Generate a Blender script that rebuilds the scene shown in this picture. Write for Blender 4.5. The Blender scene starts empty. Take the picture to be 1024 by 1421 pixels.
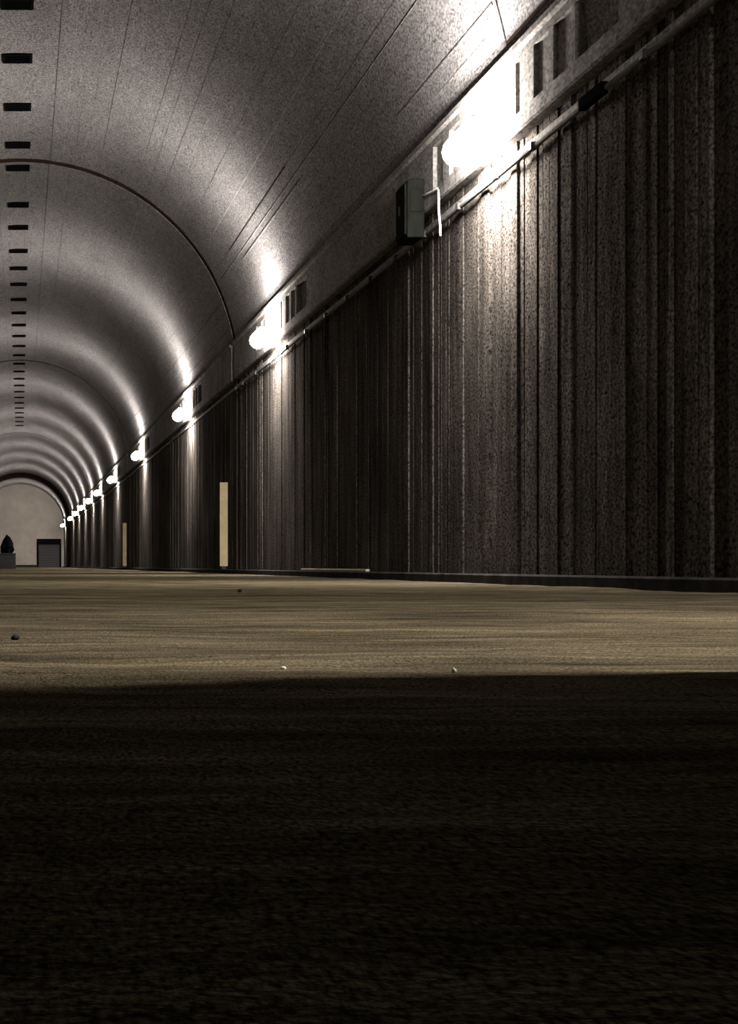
import bpy, bmesh, math, random
from mathutils import Vector, noise

random.seed(7)
C = bpy.context.scene.collection
PI = math.pi

# ------------------------------------------------------------------ camera
EYE = 0.185                       # lens height above the floor
F = 2500.0                        # focal length in pixels of the 1024x1421 frame
cam_d = bpy.data.cameras.new('camera')
cam_d.sensor_width = 36.0
cam_d.lens = F / 1421.0 * 36.0
cam_d.shift_x = (512 - 28) / 1421.0
cam_d.shift_y = (785 - 710.5) / 1421.0
cam_d.clip_start = 0.05
cam_d.clip_end = 600
cam = bpy.data.objects.new('camera', cam_d)
cam.location = (0, 0, EYE)
cam.rotation_euler = (PI / 2, 0, 0)
C.objects.link(cam)
bpy.context.scene.camera = cam

# ------------------------------------------------------------------ world (night outside) and exposure
w = bpy.data.worlds.new('night')
bpy.context.scene.world = w
w.use_nodes = True
w.node_tree.nodes['Background'].inputs[0].default_value = (0.6, 0.65, 0.8, 1)
w.node_tree.nodes['Background'].inputs[1].default_value = 0.012
vs = bpy.context.scene.view_settings
vs.view_transform = 'Standard'
vs.look = 'None'
vs.gamma = 1.0
vs.use_curve_mapping = False
vs.exposure = 0.0
LAMP_STRENGTH = 860.0
LAMP_COLOR = (1.0, 0.965, 0.915, 1)

# ------------------------------------------------------------------ materials
def new_mat(name):
    m = bpy.data.materials.new(name)
    m.use_nodes = True
    nt = m.node_tree
    return m, nt, nt.nodes['Principled BSDF']


def N(nt, kind, **kw):
    n = nt.nodes.new(kind)
    for k, v in kw.items():
        setattr(n, k, v)
    return n


def tex_noise(nt, vec, scale, detail=3.0, rough=0.6):
    n = N(nt, 'ShaderNodeTexNoise')
    n.inputs['Scale'].default_value = scale
    n.inputs['Detail'].default_value = detail
    n.inputs['Roughness'].default_value = rough
    nt.links.new(vec, n.inputs['Vector'])
    return n.outputs['Fac']


def scaled_position(nt, sc):
    g = N(nt, 'ShaderNodeNewGeometry')
    mp = N(nt, 'ShaderNodeMapping')
    mp.inputs['Scale'].default_value = sc
    nt.links.new(g.outputs['Position'], mp.inputs['Vector'])
    return mp.outputs['Vector']


def remap(nt, val, a, b, lo, hi):
    r = N(nt, 'ShaderNodeMapRange')
    r.inputs['From Min'].default_value = a
    r.inputs['From Max'].default_value = b
    r.inputs['To Min'].default_value = lo
    r.inputs['To Max'].default_value = hi
    nt.links.new(val, r.inputs['Value'])
    return r.outputs['Result']


def mul(nt, a, b):
    m = N(nt, 'ShaderNodeMath', operation='MULTIPLY')
    nt.links.new(a, m.inputs[0])
    nt.links.new(b, m.inputs[1])
    return m.outputs[0]


def tinted(nt, color, fac):
    v = N(nt, 'ShaderNodeVectorMath', operation='SCALE')
    v.inputs[0].default_value = color
    nt.links.new(fac, v.inputs['Scale'])
    return v.outputs['Vector']


def add_bump(nt, bsdf, height, strength, distance):
    b = N(nt, 'ShaderNodeBump')
    b.inputs['Strength'].default_value = strength
    b.inputs['Distance'].default_value = distance
    nt.links.new(height, b.inputs['Height'])
    nt.links.new(b.outputs['Normal'], bsdf.inputs['Normal'])


def concrete(name, color, layers, rough=0.9, bump=None, spec=0.0):
    """layers: list of (mapping scale, noise scale, detail, from, to, low, high) multiplied into the colour."""
    m, nt, b = new_mat(name)
    fac = None
    for sc, ns, det, a, z, lo, hi in layers:
        v = remap(nt, tex_noise(nt, scaled_position(nt, sc), ns, det), a, z, lo, hi)
        fac = v if fac is None else mul(nt, fac, v)
    nt.links.new(tinted(nt, color, fac), b.inputs['Base Color'])
    b.inputs['Roughness'].default_value = rough
    b.inputs['Specular IOR Level'].default_value = spec
    if bump:
        sc, ns, det, st, dist = bump
        add_bump(nt, b, tex_noise(nt, scaled_position(nt, sc), ns, det), st, dist)
    return m


def plain(name, color, rough=0.6, metal=0.0, ns=9.0, lo=0.75, hi=1.2):
    m = concrete(name, color, [((1, 1, 1), ns, 4.0, 0.3, 0.7, lo, hi)], rough)
    m.node_tree.nodes['Principled BSDF'].inputs['Metallic'].default_value = metal
    return m


M_VAULT = concrete('limewashed_concrete', (0.188, 0.174, 0.169),
                   [((1, 0.35, 1), 0.7, 4.0, 0.3, 0.7, 0.8, 1.12),
                    ((1, 0.25, 1), 9.0, 4.0, 0.3, 0.7, 0.86, 1.1),
                    ((1, 0.45, 1), 34.0, 3.0, 0.3, 0.7, 0.3, 1.75)],
                   bump=((1, 0.3, 1), 14.0, 4.0, 0.5, 0.02))
M_WALL = concrete('board_marked_concrete', (0.045, 0.0385, 0.0335),
                  [((1, 1, 1), 0.45, 3.0, 0.3, 0.7, 0.55, 1.3),
                   ((3, 3, 0.40), 1.4, 3.0, 0.3, 0.7, 0.55, 1.4),
                   ((1, 0.5, 1), 40.0, 3.0, 0.32, 0.68, 0.1, 2.1)],
                  bump=((3.0, 3.0, 1.6), 3.0, 4.0, 0.35, 0.03))
M_BEAM = concrete('beam_concrete', (0.20, 0.185, 0.172),
                  [((1, 1, 1), 1.5, 4.0, 0.3, 0.7, 0.7, 1.2),
                   ((1, 0.45, 1), 30.0, 2.0, 0.28, 0.72, 0.5, 1.5)],
                  bump=((1, 1, 1), 10.0, 4.0, 0.5, 0.02))
M_ENDWALL = concrete('lightened_limewash', (0.38, 0.335, 0.29), [((1, 1, 1), 0.6, 4.0, 0.3, 0.7, 0.8, 1.1)])  # colour raised above the vault's to stand in for missing lamp light
M_FLOOR = concrete('dusty_floor', (0.070, 0.0565, 0.0355),
                   [((0.6, 1.4, 1), 1.6, 5.0, 0.3, 0.7, 0.4, 1.6),
                    ((0.35, 2.2, 1), 4.5, 4.0, 0.3, 0.7, 0.5, 1.5),
                    ((1, 0.35, 1), 220.0, 3.0, 0.32, 0.68, 0.2, 1.9)],
                   bump=((1, 1, 1), 60.0, 4.0, 0.6, 0.01), spec=0.0)
M_SEAL = concrete('bitumen_joint', (0.035, 0.022, 0.018), [((1, 1, 1), 3.0, 3.0, 0.3, 0.7, 0.7, 1.4)])
M_KERB = concrete('damp_kerb', (0.030, 0.028, 0.026), [((1, 1, 1), 4.0, 4.0, 0.3, 0.7, 0.6, 1.5)])
M_BLACK = plain('black_steel', (0.005, 0.005, 0.0055), 0.9)
M_BLACK.node_tree.nodes['Principled BSDF'].inputs['Specular IOR Level'].default_value = 0.0
M_DARKM = plain('dark_metal', (0.05, 0.05, 0.05), 0.5, 0.3)
M_GREY = plain('grey_green_enamel', (0.013, 0.0135, 0.0115), 0.55)
M_PIPE = plain('galvanised_pipe', (0.14, 0.135, 0.13), 0.5)
M_PALE = plain('pale_yellow_paint', (0.62, 0.50, 0.30), 0.7, ns=5.0, lo=0.85, hi=1.1)
M_TIMBER = plain('pale_timber', (0.40, 0.36, 0.27), 0.8)
M_CABLE = plain('white_cable', (0.85, 0.84, 0.80), 0.5)
M_DOOR = plain('grey_door_steel', (0.07, 0.065, 0.062), 0.6)
M_STONE = plain('dark_stone', (0.03, 0.03, 0.03), 0.9, ns=40)
M_PEBBLE = plain('white_pebble', (0.85, 0.83, 0.78), 0.8, ns=40)
M_TARP = plain('black_tarpaulin', (0.003, 0.003, 0.004), 0.8)
M_CRATE = plain('grey_crate', (0.06, 0.06, 0.06), 0.8)


def glow():
    m, nt, b = new_mat('lit_glass')
    b.inputs['Base Color'].default_value = (0.9, 0.9, 0.9, 1)
    b.inputs['Emission Color'].default_value = LAMP_COLOR
    b.inputs['Emission Strength'].default_value = LAMP_STRENGTH
    return m


M_GLOW = glow()

# ------------------------------------------------------------------ helpers
def link(o, parent=None):
    C.objects.link(o)
    if parent is not None:
        o.parent = parent
    return o


def obj(name, bm, mat, parent=None, loc=None, smooth=False):
    me = bpy.data.meshes.new(name)
    bmesh.ops.recalc_face_normals(bm, faces=bm.faces)
    bm.to_mesh(me)
    bm.free()
    me.materials.append(mat)
    if smooth:
        for p in me.polygons:
            p.use_smooth = True
    o = bpy.data.objects.new(name, me)
    if loc is not None:
        o.location = loc
    return link(o, parent)


def tag(o, label=None, cat=None, group=None, kind=None):
    for k, v in (('label', label), ('category', cat), ('group', group), ('kind', kind)):
        if v:
            o[k] = v
    return o


def empty(name, loc, label=None, cat=None, group=None, kind=None):
    o = bpy.data.objects.new(name, None)
    o.empty_display_size = 0.2
    o.location = loc
    return tag(link(o), label, cat, group, kind)


def box(bm, x0, x1, y0, y1, z0, z1, bev=0.0):
    vs_ = [bm.verts.new((x, y, z)) for x in (x0, x1) for y in (y0, y1) for z in (z0, z1)]
    idx = [(0, 1, 3, 2), (4, 6, 7, 5), (0, 4, 5, 1), (2, 3, 7, 6), (0, 2, 6, 4), (1, 5, 7, 3)]
    fs = [bm.faces.new([vs_[i] for i in f]) for f in idx]
    if bev:
        es = list({e for f in fs for e in f.edges})
        bmesh.ops.bevel(bm, geom=es, offset=bev, segments=1, affect='EDGES')
    return bm


def one_box(*a, **k):
    return box(bmesh.new(), *a, **k)


def tube(bm, pts, r, seg=8):
    rings = []
    pts = [Vector(p) for p in pts]
    for i, p in enumerate(pts):
        d = (pts[min(i + 1, len(pts) - 1)] - pts[max(i - 1, 0)]).normalized()
        up = Vector((0, 0, 1)) if abs(d.z) < 0.9 else Vector((1, 0, 0))
        a = d.cross(up).normalized()
        b = d.cross(a).normalized()
        rings.append([bm.verts.new(p + r * (math.cos(t) * a + math.sin(t) * b))
                      for t in [2 * PI * k / seg for k in range(seg)]])
    for r0, r1 in zip(rings, rings[1:]):
        for k in range(seg):
            bm.faces.new((r0[k], r0[(k + 1) % seg], r1[(k + 1) % seg], r1[k]))
    bm.faces.new(rings[0][::-1])
    bm.faces.new(rings[-1])
    return bm


def lathe(bm, prof, seg=16, centre=(0, 0)):
    """profile of (radius, z) turned about the vertical."""
    rings = []
    for r, z in prof:
        if r < 1e-5:
            rings.append([bm.verts.new((centre[0], centre[1], z))])
        else:
            rings.append([bm.verts.new((centre[0] + r * math.cos(2 * PI * k / seg),
                                        centre[1] + r * math.sin(2 * PI * k / seg), z)) for k in range(seg)])
    for a, b in zip(rings, rings[1:]):
        for k in range(seg):
            k2 = (k + 1) % seg
            if len(a) == 1 and len(b) > 1:
                bm.faces.new((a[0], b[k], b[k2]))
            elif len(b) == 1 and len(a) > 1:
                bm.faces.new((a[k], a[k2], b[0]))
            elif len(a) > 1:
                bm.faces.new((a[k], a[k2], b[k2], b[k]))
    return bm


def prism_y(bm, prof, y0, y1):
    """closed (x, z) outline swept along the tunnel."""
    a = [bm.verts.new((x, y0, z)) for x, z in prof]
    b = [bm.verts.new((x, y1, z)) for x, z in prof]
    n = len(prof)
    for i in range(n):
        j = (i + 1) % n
        bm.faces.new((a[i], a[j], b[j], b[i]))
    bm.faces.new(a[::-1])
    bm.faces.new(b)
    return bm


# ------------------------------------------------------------------ dimensions
R = 5.0                                   # half width of the tunnel and radius of the vault
ZS = 4.31 + EYE                           # springing height
END = 206.0
MOUTH = 3.22                              # inner face of the wall across the tunnel mouth
JOINTS = [41.4, 81.7, 126.0]
SEGS = [(2.92, 41.19), (41.61, 81.49), (81.91, 125.79), (126.21, 180.0), (191.0, END)]
LAMPS = [3.9, 18.7, 34.7, 52.4, 72.0, 92.0, 109.0, 122.5, 137.0, 152.0, 168.0, 197.5]

# ------------------------------------------------------------------ floor
def floor_height(x, y):
    k = min(1.0, 0.35 + y / 14.0)
    return (0.010 * k * noise.noise(Vector((x * 0.35, y * 0.9, 3.1)))
            + 0.006 * noise.noise(Vector((x * 1.3, y * 2.6, 9.7))) + 0.004 * noise.noise(Vector((x * 3.1, y * 4.0, 5.2)))
            + 0.0035 * noise.noise(Vector((x * 9.0, y * 9.0, 1.7)))
            + 0.0012 * noise.noise(Vector((x * 30.0, y * 30.0, 4.7))))


bm = bmesh.new()
rows = []
y = -5.0
NX = 120
while True:
    W = 9.0 if y < 2.9 else 4.99
    rows.append([bm.verts.new((t * W, y, floor_height(t * W, y))) for t in
                 [(abs(s) ** 1.6) * (1 if s > 0 else -1) for s in [-1 + 2 * i / NX for i in range(NX + 1)]]])
    if y >= END:
        break
    step = 0.25 if y < 0.3 else 0.02 + 0.012 * max(0.0, y) + 0.0008 * y * y
    y = min(END, y + step)
for r0, r1 in zip(rows, rows[1:]):
    for i in range(NX):
        bm.faces.new((r0[i], r0[i + 1], r1[i + 1], r1[i]))
fl = obj('floor', bm, M_FLOOR, smooth=True)
tag(fl, kind='structure')

# ------------------------------------------------------------------ vault
def vault_profile(seed):
    """inner outline of the shuttered vault: boards at slightly different depths with thin fins between some."""
    rnd = random.Random(seed)
    pts = []
    a = 0.0
    while a < PI - 0.01:
        da = min(rnd.uniform(0.045, 0.075), PI - a)
        off = rnd.uniform(-0.004, 0.004)
        for t in (0.0, 0.5, 0.97):
            r = R + off
            pts.append((r * math.cos(a + da * t), ZS + r * math.sin(a + da * t)))
        if rnd.random() < 0.18:
            r = R + off - rnd.uniform(0.006, 0.012)
            pts.append((r * math.cos(a + da * 0.98), ZS + r * math.sin(a + da * 0.98)))
        elif rnd.random() < 0.15:
            r = R + off + 0.008
            pts.append((r * math.cos(a + da * 0.985), ZS + r * math.sin(a + da * 0.985)))
        a += da
    pts.append((-R, ZS))
    return pts


ceil = empty('ceiling', (0, 0, 0), kind='structure')
def vault_piece(y0, y1, seed):
    inner = vault_profile(seed)
    outer = [((R + 0.4) * math.cos(PI * k / 48), ZS + (R + 0.4) * math.sin(PI * k / 48)) for k in range(49)]
    bm = bmesh.new()
    prism_y(bm, inner + outer[::-1], y0, y1)
    return obj('vault_segment', bm, M_VAULT, ceil)


# the first length is cast in lifts: a patch panel meets the next board set by the first lamp
vault_piece(2.92, 18.15, 21)
vault_piece(18.20, 41.19, 5)


def seam(name, deg, y0, y1, width, proud, mat):
    """a formwork seam running along the vault at an angle above the springing."""
    a0 = math.radians(deg)
    hw = width / 2 / R
    pr = [((R + d) * math.cos(a0 + t), ZS + (R + d) * math.sin(a0 + t)) for d, t in ((-proud, -hw), (-proud, hw), (0.05, hw * 0.8), (0.05, -hw * 0.8))]
    obj(name, prism_y(bmesh.new(), pr, y0, y1), mat, ceil)


seam('formwork_fin', 16.2, 18.3, 22.8, 0.025, 0.012, M_VAULT)
seam('formwork_fin', 13.6, 18.6, 21.0, 0.02, 0.008, M_VAULT)
seam('formwork_fin', 23.5, 29.5, 37.0, 0.025, 0.016, M_VAULT)
seam('joint_filler', 11.0, 14.6, 18.14, 0.035, 0.012, M_SEAL)
seam('joint_filler', 28.0, 30.0, 38.0, 0.02, 0.003, M_SEAL)
seam('joint_filler', 20.6, 20.2, 22.6, 0.015, 0.003, M_SEAL)

for i, (a, b) in enumerate(SEGS[1:]):
    vault_piece(a, b, 30 + i)


def ring(name, y0, y1, r0, r1, mat, parent):
    prof = [(r0 * math.cos(PI * k / 64), ZS + r0 * math.sin(PI * k / 64)) for k in range(65)]
    prof += [(r1 * math.cos(PI * k / 64), ZS + r1 * math.sin(PI * k / 64)) for k in range(64, -1, -1)]
    return obj(name, prism_y(bmesh.new(), prof, y0, y1), mat, parent)


n_trim = 1
for j in JOINTS:
    t = empty('trim_%d' % n_trim, (0, 0, 0), kind='structure')
    n_trim += 1
    ring('arch_joint', j - 0.21, j + 0.21, R + 0.012, R + 0.4, M_SEAL, t)
    for s in (-1, 1):
        bm = bmesh.new()
        box(bm, min(s * (R + 0.06), s * (R + 0.35)), max(s * (R + 0.06), s * (R + 0.35)), j - 0.25, j + 0.25, -0.05, ZS)
        obj('wall_joint', bm, M_SEAL, t)
t = empty('trim_%d' % n_trim, (0, 0, 0), kind='structure')
n_trim += 1
ring('arch_band', 180.0, 191.0, R + 0.02, R + 0.4, M_SEAL, t)

# ------------------------------------------------------------------ walls
TOPW = 4.165 + EYE + 0.14
SEG_W = [(MOUTH, 41.15), (41.65, 81.45), (81.95, 125.75), (126.25, END)]
for side, s in (('right', 1), ('left', -1)):
    root = empty('wall_' + side, (0, 0, 0), kind='structure')
    for a, b in SEG_W:
        obj('backing', one_box(min(s * 5.045, s * 5.4), max(s * 5.045, s * 5.4), a, b, -0.05, ZS), M_WALL, root)
    rnd = random.Random(11 if s > 0 else 12)
    far = {}
    for a, b in SEG_W:
        y = a
        while y < b - 0.02:
            wd = rnd.choice((0.12, 0.14, 0.18, 0.22, 0.25, 0.30)) if y < 60 else rnd.uniform(0.3, 0.9)
            y1 = min(b, y + wd)
            face = 5.0 + (rnd.choice((-0.018, 0.015)) if rnd.random() < (0.45 if 12.5 < y < 18.2 else 0.14) else rnd.uniform(-0.003, 0.003))
            lean = rnd.uniform(-0.004, 0.004)
            if s > 0 and 10.0 < y < 30.0:
                bm = bmesh.new()
            else:
                bm = far.setdefault((a, b), bmesh.new())
            x0, x1 = s * face, s * 5.05
            # every board: front face leaning a touch, chamfered long edges
            e = 0.003
            lo = [(x1, y), (x0 + s * e, y), (x0, y + e), (x0 + lean, y1 - e), (x0 + s * e, y1), (x1, y1)]
            va = [bm.verts.new((px, py, -0.04)) for px, py in lo]
            vb = [bm.verts.new((px + (rnd.uniform(-0.006, 0.006) if 0 < k < 5 else 0), py, TOPW)) for k, (px, py) in enumerate(lo)]
            for k in range(6):
                bm.faces.new((va[k], va[(k + 1) % 6], vb[(k + 1) % 6], vb[k]))
            bm.faces.new(va[::-1])
            bm.faces.new(vb)
            if s > 0 and 10.0 < y < 30.0:
                obj('board', bm, M_WALL, root)
            y = y1
    for bm in far.values():
        tag(obj('board_run', bm, M_WALL, root), kind='stuff')

# dark low kerb along the foot of each wall
for side, s in (('right', 1), ('left', -1)):
    bm = bmesh.new()
    box(bm, min(s * 4.80, s * 4.99), max(s * 4.80, s * 4.99), MOUTH, END, -0.04, 0.10, bev=0.015)
    tag(obj('baseboard_' + side, bm, M_KERB), kind='structure')

# ------------------------------------------------------------------ cornice beam with recessed panels
BX = 4.88
Z0, Z1, Z2, Z3 = 4.285 + EYE, 4.44 + EYE, 4.95 + EYE, 5.12 + EYE
REC = [(-4.0, -2.85, 0.35), (-2.75, -2.2, 0.045), (-2.05, -1.57, 0.045), (-1.1, -0.95, 0.10),
       (1.3, 1.8, 0.05), (2.1, 2.6, 0.05)]
for side, s in (('right', 1), ('left', -1)):
    root = empty('trim_%d' % n_trim, (0, 0, 0), kind='structure')
    n_trim += 1
    def bx(name, x0, x1, y0, y1, z0, z1, mat=M_BEAM, bev=0.0, bm=None):
        own = bm is None
        bm = bm or bmesh.new()
        box(bm, min(s * x0, s * x1), max(s * x0, s * x1), y0, y1, z0, z1, bev)
        return obj(name, bm, mat, root) if own else bm
    for a, b in SEG_W:
        # lower rail with its nearly flat underside
        prof = [(s * 5.0, 4.26 + EYE), (s * (BX + 0.02), Z0 - 0.02), (s * BX, Z0), (s * BX, Z1), (s * 5.3, Z1), (s * 5.3, 4.26 + EYE)]
        obj('lower_rail', prism_y(bmesh.new(), prof, a, b), M_BEAM, root)
        prof = [(s * (BX - 0.045), Z2 + 0.10), (s * (BX - 0.045), Z3 - 0.012), (s * (BX + 0.005), Z3), (s * 5.3, Z3), (s * 5.3, Z2), (s * BX, Z2), (s * BX, Z2 + 0.085)]
        obj('upper_rail', prism_y(bmesh.new(), prof, a, b), M_BEAM, root)
        bx('back_panel', 5.25, 5.35, a, b, Z1, Z2)
        # thin moulding below the splay
        bx('moulding', 4.965, 5.04, a, b, 4.07 + EYE, 4.145 + EYE, bev=0.012)
        holes = []
        if s > 0:
            for ly in LAMPS:
                holes += [(ly + p, ly + q, d) for p, q, d in REC]
        holes = sorted(h for h in holes if h[0] > a + 0.1 and h[1] < b - 0.1)
        y = a
        far_bm = None
        for p, q, d in holes:
            if p <= y:
                continue
            near = y < 60
            if near:
                bx('block', BX, 5.25, y, p, Z1, Z2)
                bx('recess_panel', BX + d, 5.25, p, q, Z1, Z2)
            else:
                far_bm = far_bm or bmesh.new()
                bx('', BX, 5.25, y, p, Z1, Z2, bm=far_bm)
                bx('', BX + d, 5.25, p, q, Z1, Z2, bm=far_bm)
            y = q
        bx('block', BX, 5.25, y, b, Z1, Z2)
        if far_bm:
            tag(obj('block_run', far_bm, M_BEAM, root), kind='stuff')

# ------------------------------------------------------------------ wall across the tunnel mouth (the camera looks in through its doorway)
root = empty('wall_front', (0, 0, 0), kind='structure')
JL, JR, JT = -2.6, 1.46, 2.6  # unseen wall inferred from the foreground shadow; opening sized for light spill
obj('wall_slab', one_box(-9.0, JL, 2.92, MOUTH - 0.005, -0.05, 10.2), M_WALL, root)
obj('wall_slab', one_box(JR, 9.0, 2.92, MOUTH - 0.005, -0.05, 10.2), M_WALL, root)
obj('lintel', one_box(JL, JR, 2.92, MOUTH - 0.005, JT, 10.2), M_WALL, root)

# ------------------------------------------------------------------ far end wall and its door
root = empty('wall_end', (0, 0, 0), kind='structure')
DX0, DX1, DH = 2.0, 4.6, 3.15
pr = [(R * math.cos(PI * k / 32), ZS + R * math.sin(PI * k / 32)) for k in range(33)]
bm = bmesh.new()
prism_y(bm, [(R + 0.3, -0.05), (R + 0.3, ZS)] + [((R + 0.3) * math.cos(PI * k / 32), ZS + (R + 0.3) * math.sin(PI * k / 32)) for k in range(1, 32)]
        + [(-R - 0.3, ZS), (-R - 0.3, -0.05), (DX0, -0.05), (DX0, DH), (DX1, DH), (DX1, -0.05)], END, END + 0.4)
obj('wall_slab', bm, M_ENDWALL, root)
obj('skirting', one_box(-4.79, DX0 - 0.12, END - 0.08, END, -0.04, 0.28), M_KERB, root)
d = empty('door_1', (0, 0, 0), kind='structure')
for k in range(10):
    obj('slat', one_box(DX0 + 0.02, DX1 - 0.02, END + 0.10, END + 0.16, 0.02 + k * 0.27, 0.02 + k * 0.27 + 0.25, bev=0.02), M_DOOR, d)
obj('shutter_box', one_box(DX0 - 0.08, DX1 + 0.08, END - 0.25, END + 0.20, DH - 0.50, DH + 0.10, bev=0.03), M_BLACK, d)
for x in (DX0, DX1):
    obj('jamb', one_box(x - 0.11, x + 0.11, END - 0.06, END + 0.2, -0.02, DH - 0.5), M_BLACK, d)

# ------------------------------------------------------------------ wall lamps on the beam
LX, LZ = 4.62, 4.38 + EYE
words = ['just inside the tunnel mouth', 'nearest in view, beside recessed panels at upper right',
         'second in view, short of the first joint', 'third in view, past the first joint',
         'fourth in view from the near end', 'fifth in view, past the second joint',
         'sixth in view from the near end', 'seventh in view, before the third joint',
         'eighth in view, past the third joint', 'ninth in view from the near end',
         'tenth in view, before the dark arch band', 'farthest one, beside the end door']
def lamp(y, label):
    t = empty('wall_lamp', (BX, y, LZ), label, 'lamp', 'wall lamps along the right-hand beam')
    dx = LX - BX
    bm = one_box(-0.03, 0.0, -0.20, 0.20, -0.03, 0.16, bev=0.008)
    obj('back_plate', bm, M_DARKM, t)
    for yy in (-0.16, 0.16):
        bm = tube(bmesh.new(), [(-0.02, yy, 0.10), (dx * 0.5, yy, 0.19), (dx, yy, 0.185)], 0.014)
        obj('arm', bm, M_DARKM, t)
    bm = one_box(dx - 0.05, dx + 0.05, -0.42, 0.42, 0.16, 0.195, bev=0.01)
    obj('housing', bm, M_DARKM, t)
    r, hl = 0.155, 0.36
    prof = [(r * math.sin(PI * k / 8), (-hl if k <= 4 else hl) - r * math.cos(PI * k / 8)) for k in range(9)]
    prof = [(0, prof[0][1])] + prof[1:5] + [(r, hl)] + prof[5:8] + [(0, prof[8][1])]
    bm = lathe(bmesh.new(), prof, 14)
    for v in bm.verts:
        v.co = Vector((dx + v.co.x, v.co.z, v.co.y))
    obj('glass_tube', bm, M_GLOW, t, smooth=True)
    return t


for y, wd in zip(LAMPS, words):
    lamp(y, 'bright tubular lamp on right wall, ' + wd)

# ------------------------------------------------------------------ vents along the crown
order = ['first', 'second', 'third', 'fourth', 'fifth', 'sixth', 'seventh', 'eighth', 'ninth', 'tenth']
VY = [29.8, 33.0, 36.5, 39.8, 42.1, 46.4, 49.5, 53.2, 56.3, 59.5] + [62.9 + 3.33 * k for k in range(18)]
vm = None
for i, y in enumerate(VY):
    zc = ZS + R
    if i < 10:
        lb = 'black square vent in tunnel crown, ' + order[i] + ' from the top of the picture'
        if i == 0:
            lb = 'black square vent in tunnel crown, cut by the top picture edge'
    else:
        lb = 'small faint dark vent in the far part of the crown row'
    t = empty('ceiling_vent', (-0.05, y, zc), lb, 'vent', 'square vents along the tunnel crown')
    if vm is None:
        a = 0.275
        bm = bmesh.new()
        for x0, x1, y0, y1 in ((-a, -a + 0.05, -a, a), (a - 0.05, a, -a, a), (-a + 0.05, a - 0.05, -a, -a + 0.05), (-a + 0.05, a - 0.05, a - 0.05, a)):
            box(bm, x0, x1, y0, y1, -0.035, 0.05)
        fr = obj('frame', bm, M_BLACK, t)
        bm = bmesh.new()
        box(bm, -a + 0.05, a - 0.05, -a + 0.05, a - 0.05, -0.01, 0.04)
        bk = obj('duct_back', bm, M_BLACK, t)
        bm = bmesh.new()
        for k in range(5):
            yy = -0.18 + k * 0.09
            box(bm, -a + 0.05, a - 0.05, yy - 0.012, yy + 0.012, -0.03, -0.011)
        gr = obj('grille', bm, M_BLACK, t)
        vm = (fr, bk, gr)
    else:
        for c in vm:
            cc = c.copy()
            C.objects.link(cc)
            cc.parent = t

# ------------------------------------------------------------------ conduit under the moulding
t = empty('conduit', (4.935, 10.0, 4.025 + EYE), 'thin pale conduit clipped along the right wall under the beam', 'pipe')
bm = tube(bmesh.new(), [(0, 0, 0), (0, 5.2, 0.0)], 0.026)
obj('pipe', bm, M_PIPE, t)
bm = tube(bmesh.new(), [(0, 5.7, 0), (0, 12.0, 0.0)], 0.026)
obj('pipe', bm, M_PIPE, t)
bm = tube(bmesh.new(), [(0, 12.0, 0), (0, 31.0, 0.0)], 0.02)
obj('pipe', bm, M_PIPE, t)
obj('junction', one_box(-0.06, 0.012, 5.15, 5.75, -0.055, 0.055, bev=0.01), M_BLACK, t)
bm = one_box(-0.045, 0.012, -0.05, 0.05, -0.04, 0.04, bev=0.008)
cl = obj('clip', bm, M_DARKM, t, loc=(0, 1.0, 0))
for yy in (2.6, 4.2, 7.3, 8.6, 10.2, 11.9, 13.6, 15.3, 17.1, 19.0, 21.0, 23.2, 25.4, 27.6, 29.8):
    c = cl.copy()
    C.objects.link(c)
    c.parent = t
    c.location = (0, yy, 0)

# ------------------------------------------------------------------ switch cabinet with its loose cable, beyond the nearest lamp
t = empty('switch_cabinet', (4.955, 22.0, 3.96 + EYE), 'grey-green switch cabinet fixed over the beam beyond the nearest lamp', 'cabinet')
obj('body', one_box(-0.29, -0.085, -0.3, 0.3, 0.0, 0.70, bev=0.012), M_GREY, t)
dr = obj('door', one_box(-0.315, -0.291, -0.26, 0.26, 0.04, 0.66, bev=0.008), M_GREY, t)
obj('handle', one_box(-0.345, -0.316, -0.02, 0.02, 0.30, 0.42, bev=0.006), M_BLACK, dr)
obj('side_plate', one_box(-0.26, -0.11, -0.318, -0.301, 0.30, 0.58, bev=0.006), M_GREY, t)
obj('mounting_strap', one_box(-0.084, -0.076, -0.25, -0.19, 0.38, 0.66), M_DARKM, t)
obj('mounting_strap', one_box(-0.084, -0.076, 0.19, 0.25, 0.38, 0.66), M_DARKM, t)
bm = tube(bmesh.new(), [(-0.11, -0.30, 0.50), (-0.105, -0.55, 0.47), (-0.10, -0.85, 0.44), (-0.10, -1.05, 0.43), (-0.105, -1.11, 0.38), (-0.105, -1.12, 0.28),
                         (-0.10, -1.10, 0.18), (-0.09, -1.09, 0.08), (-0.08, -1.09, -0.02), (-0.075, -1.08, -0.13)], 0.013)
obj('cable', bm, M_CABLE, t, smooth=True)

# ------------------------------------------------------------------ pale upright boards by the joints, loose batten on the kerb
def marker(y, label, x0, x1):
    t = empty('marker_board', ((x0 + x1) / 2, y, 0.0), label, 'board', 'pale boards beside the arch joints')
    hw = (x1 - x0) / 2
    obj('panel', one_box(-hw, hw, -0.03, 0.0, 0.17, 2.18, bev=0.006), M_PALE, t)
    obj('foot', one_box(-hw + 0.04, hw - 0.04, -0.03, 0.06, 0.101, 0.17), M_DARKM, t)
    obj('back_batten', one_box(-0.03, 0.03, 0.0, 0.05, 0.17, 2.1), M_TIMBER, t)


marker(43.2, 'tall narrow pale yellow board standing upright by the first arch joint', 4.785, 4.975)
marker(84.3, 'thin distant pale board standing upright by the second arch joint', 4.80, 4.975)

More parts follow.
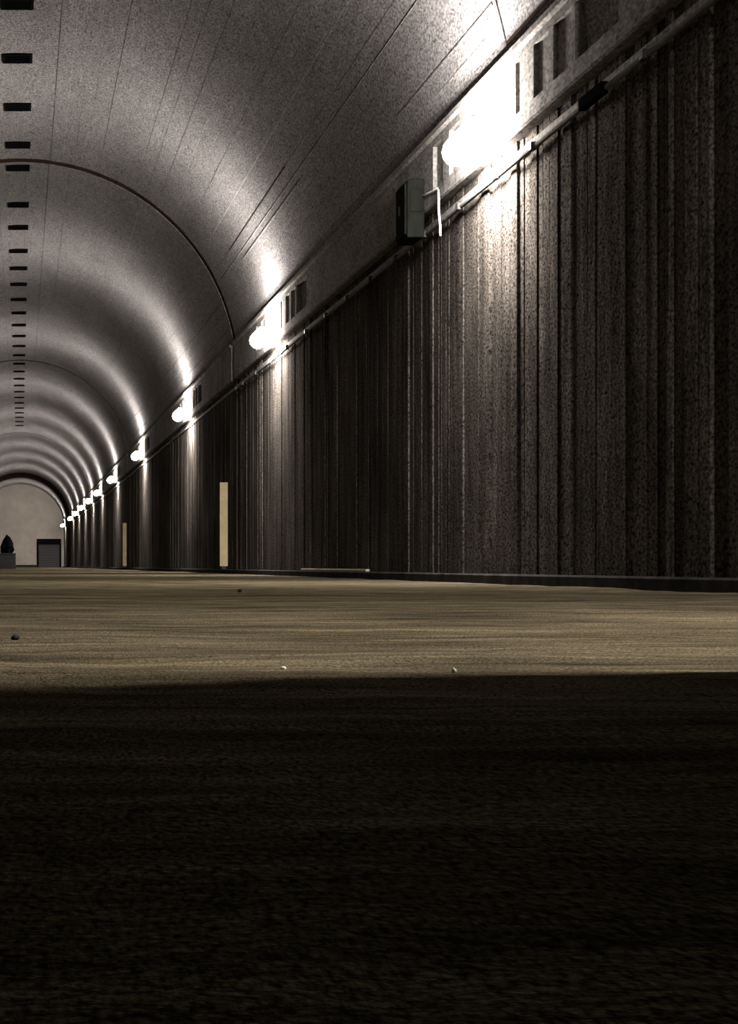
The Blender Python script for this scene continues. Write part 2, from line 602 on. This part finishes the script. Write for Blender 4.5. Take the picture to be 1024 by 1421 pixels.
t = obj('timber_batten', one_box(-0.03, 0.03, -2.9, 2.9, 0.0, 0.035, bev=0.006), M_TIMBER, loc=(4.86, 28.1, 0.101))
tag(t, 'long pale batten lying on the dark kerb at the foot of the right wall', 'batten')

# ------------------------------------------------------------------ dark bundle on a crate, far away at the left edge of the picture
t = empty('crate', (-0.72, 110.0, 0.0), 'pale grey crate under a dark bundle, far off at the left edge', 'crate')
for k in range(3):
    obj('plank', one_box(-0.55, 0.45, -0.38, -0.35, 0.04 + k * 0.29, 0.04 + k * 0.29 + 0.26), M_CRATE, t)
obj('lid', one_box(-0.57, 0.47, -0.40, 0.40, 0.90, 0.95), M_CRATE, t)
obj('box', one_box(-0.54, 0.44, -0.345, 0.36, 0.0, 0.895), M_DARKM, t)
bm = bmesh.new()
bmesh.ops.create_icosphere(bm, subdivisions=3, radius=1.0)
for v in bm.verts:
    n = noise.noise(v.co * 2.1 + Vector((4, 1, 7)))
    z = max(v.co.z, -0.55)
    taper = 1.0 - 0.55 * max(0.0, z)
    v.co = Vector((v.co.x * 0.40 * taper * (1 + 0.35 * n), v.co.y * 0.34 * taper * (1 + 0.3 * n), (z + 0.55) * 0.72 * (1 + 0.1 * n)))
b = obj('covered_bundle', bm, M_TARP, loc=(-0.79, 110.0, 0.951))
tag(b, 'black pointed bundle heaped on a pale crate, far off at the left edge', 'bundle')

# ------------------------------------------------------------------ stones on the floor
def stone(name, x, y, sx, sy, sz, mat, label, seed):
    bm = bmesh.new()
    bmesh.ops.create_icosphere(bm, subdivisions=2, radius=1.0)
    for v in bm.verts:
        k = 1 + 0.3 * noise.noise(v.co * 1.4 + Vector((seed, 2, 5)))
        v.co = Vector((v.co.x * sx * k, v.co.y * sy * k, v.co.z * sz * k))
    o = obj(name, bm, mat, loc=(x, y, floor_height(x, y) + sz * 0.75), smooth=True)
    tag(o, label, 'stone', None)


stone('stone', -0.012, 4.55, 0.011, 0.011, 0.008, M_STONE, 'small dark stone on the lit floor near the left edge', 1)
stone('stone', 1.50, 12.3, 0.016, 0.02, 0.014, M_STONE, 'tiny dark stone on the lit floor below the pale upright board', 2)
stone('pebble', 0.74, 3.075, 0.0042, 0.004, 0.0056, M_PEBBLE, 'small white pebble at the shadow edge, right of centre', 3)
stone('pebble', 0.467, 3.2, 0.0055, 0.005, 0.0035, M_PEBBLE, 'small pale pebble on the lit strip by the shadow edge', 4)
